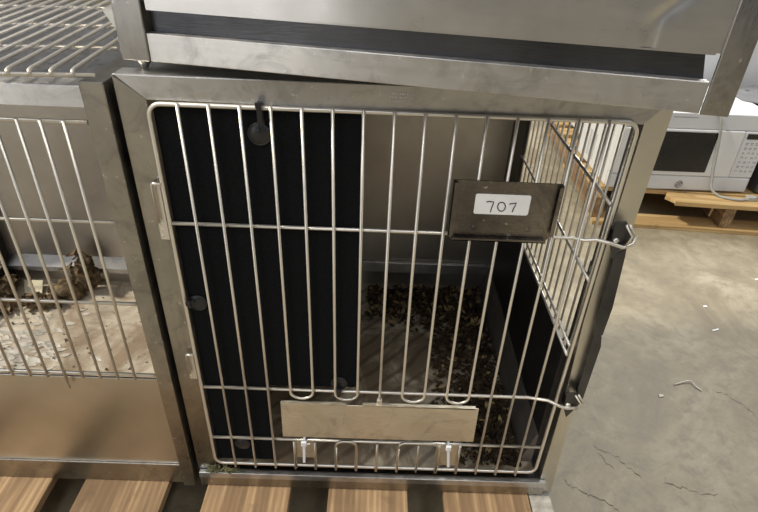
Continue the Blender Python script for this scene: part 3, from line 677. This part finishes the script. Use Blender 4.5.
V = thing('microwave', 'second white microwave standing on end behind the front microwave', 'microwave', (1.50, 1.92, ZP))
m = MB(); m.box((1.18, 1.74, -0.0815), (1.84, 2.10, 0.46), 0.006)
for px, pz in ((1.70, 0.335), (1.735, 0.352), (1.69, 0.30)): m.mi = 1; m.tube([(px, 1.7395, pz), (px, 1.742, pz)], 0.006, 10)
build('body', m, ['white_enamel', 'dark_enamel'], V)
m = MB(); m.box((1.20, 1.735, -0.06), (1.40, 1.7405, 0.40), 0.004); build('back_cover', m, 'white_panel', V)
m = MB()
for r in range(9): m.box((1.22, 1.7325, -0.02 + r * 0.03), (1.36, 1.7355, -0.012 + r * 0.03))
build('vent_grille', m, 'grey_print', V)

B = thing('microwave', 'dark grey microwave beside the white microwave at the pallet edge', 'microwave', (1.93, 1.47, ZP))
m = MB(); m.box((1.668, 1.30, -0.076), (2.16, 1.66, 0.20), 0.006); build('body', m, 'dark_enamel', B)
m = MB(); m.box((1.67, 1.288, -0.074), (2.03, 1.300, 0.198), 0.004); d2 = build('door', m, 'dark_enamel', B)
m = MB(); m.box((1.72, 1.286, -0.02), (1.98, 1.289, 0.15), 0.001); build('window', m, 'black_glass', d2)
m = MB(); m.box((2.033, 1.290, -0.074), (2.158, 1.300, 0.198), 0.003); build('control_panel', m, 'dark_enamel', B)
for fx, fy in ((1.71, 1.35), (2.12, 1.35), (1.71, 1.62), (2.12, 1.62)):
    m = MB(); m.tube([(fx, fy, -0.0828), (fx, fy, -0.074)], 0.012, 12); build('foot', m, 'dark_enamel', B)

# ------------------------------------------------------------------ scraps on the floor
def scrap(pts, mat, label, h=0.0025, name='paper_scrap'):
    m = MB(); m.poly([(x, y, -0.1996) for x, y in pts], (0, 0, h), bev=0.0006)
    tag(build(name, m, mat), label, 'scrap')
scrap([(1.216, 0.626), (1.238, 0.634), (1.240, 0.640), (1.218, 0.632)], 'paper', 'white sliver on the floor midway between cage and microwave pallet')
scrap([(1.246, 0.738), (1.258, 0.740), (1.257, 0.747), (1.247, 0.746)], 'paper', 'tiny white crumb on the floor nearest the microwave pallet')
scrap([(0.956, 0.369), (0.968, 0.371), (0.969, 0.377), (0.958, 0.378)], 'straw', 'small pale tan crumb on the floor beside the twig')
scrap([(1.49, 0.893), (1.506, 0.896), (1.505, 0.903), (1.492, 0.901)], 'paper', 'white crumb on the floor at the right edge of the photo')
m = MB(); m.tube(bez([(1.012, 0.412, -0.1975), (1.035, 0.420, -0.196), (1.056, 0.424, -0.195), (1.062, 0.408, -0.1965), (1.072, 0.394, -0.1975)], 5), 0.0018, 6)
tag(build('twig', m, 'straw'), 'thin bent pale twig lying on the concrete floor', 'twig')

# ------------------------------------------------------------------ light
w = bpy.data.worlds.new('warehouse_light'); scene.world = w; w.use_nodes = True
nt = w.node_tree; bg = nt.nodes['Background']
tc = nt.nodes.new('ShaderNodeTexCoord'); sx = nt.nodes.new('ShaderNodeSeparateXYZ')
nt.links.new(tc.outputs['Generated'], sx.inputs[0])
r = ramp(nt, sx.outputs['Z'], [(0.0, (0.28, 0.28, 0.29)), (0.35, (0.40, 0.41, 0.44)), (0.85, (1.25, 1.28, 1.33))])
nt.links.new(r.outputs[0], bg.inputs['Color']); bg.inputs['Strength'].default_value = 0.48

def area(name, loc, target, sx_, sy_, power, col):
    l = bpy.data.lights.new(name, 'AREA'); l.shape = 'RECTANGLE'; l.size = sx_; l.size_y = sy_; l.energy = power; l.color = col
    o = bpy.data.objects.new(name, l); COL.objects.link(o); o.location = loc
    d = Vector(target) - Vector(loc); o.rotation_euler = d.to_track_quat('-Z', 'Y').to_euler()
    return o
s = bpy.data.lights.new('skylight_sun', 'SUN'); s.energy = 2.8; s.angle = math.radians(5); s.color = (1.0, 0.92, 0.76)
so = bpy.data.objects.new('skylight_sun', s); COL.objects.link(so); so.location = (-3, -1, 5)
so.rotation_euler = Vector((0.95, 0.10, -1.0)).to_track_quat('-Z', 'Y').to_euler()
area('ceiling_lamp', (-1.15, -2.4, 3.6), (-1.15, -2.4, 0), 1.0, 2.2, 34, (0.97, 0.98, 1.0))
area('ceiling_lamp', (0.95, -2.6, 3.6), (0.95, -2.6, 0), 0.35, 2.2, 26, (1.0, 0.97, 0.92))
area('dock_doorway_daylight', (-3.6, -4.3, 1.25), (-0.2, 0.0, 0.5), 2.6, 2.5, 48, (0.97, 0.98, 1.0))
area('ceiling_lamp', (2.6, 3.2, 4.0), (1.4, 1.6, 0.2), 2.4, 0.6, 150, (1.0, 0.98, 0.95))

# ------------------------------------------------------------------ camera
cam = bpy.data.cameras.new('camera'); co = bpy.data.objects.new('camera', cam); COL.objects.link(co)
cam.sensor_fit = 'HORIZONTAL'; cam.sensor_width = 36.0; cam.lens = 552.06 / 758 * 36.0; cam.clip_start = 0.02
rx, uy, fw = Vector((0.9993, 0.0097, 0.0363)), Vector((-0.0358, 0.5404, 0.8406)), Vector((0.0115, 0.8413, -0.5404))
co.matrix_world = Matrix(((rx.x, uy.x, -fw.x, 0.247), (rx.y, uy.y, -fw.y, -0.5822), (rx.z, uy.z, -fw.z, 0.7911 + Z0), (0, 0, 0, 1)))
scene.camera = co
vs = scene.view_settings
vs.view_transform = 'Standard'; vs.look = 'None'; vs.exposure = 0.0; vs.gamma = 1.0; vs.use_curve_mapping = False
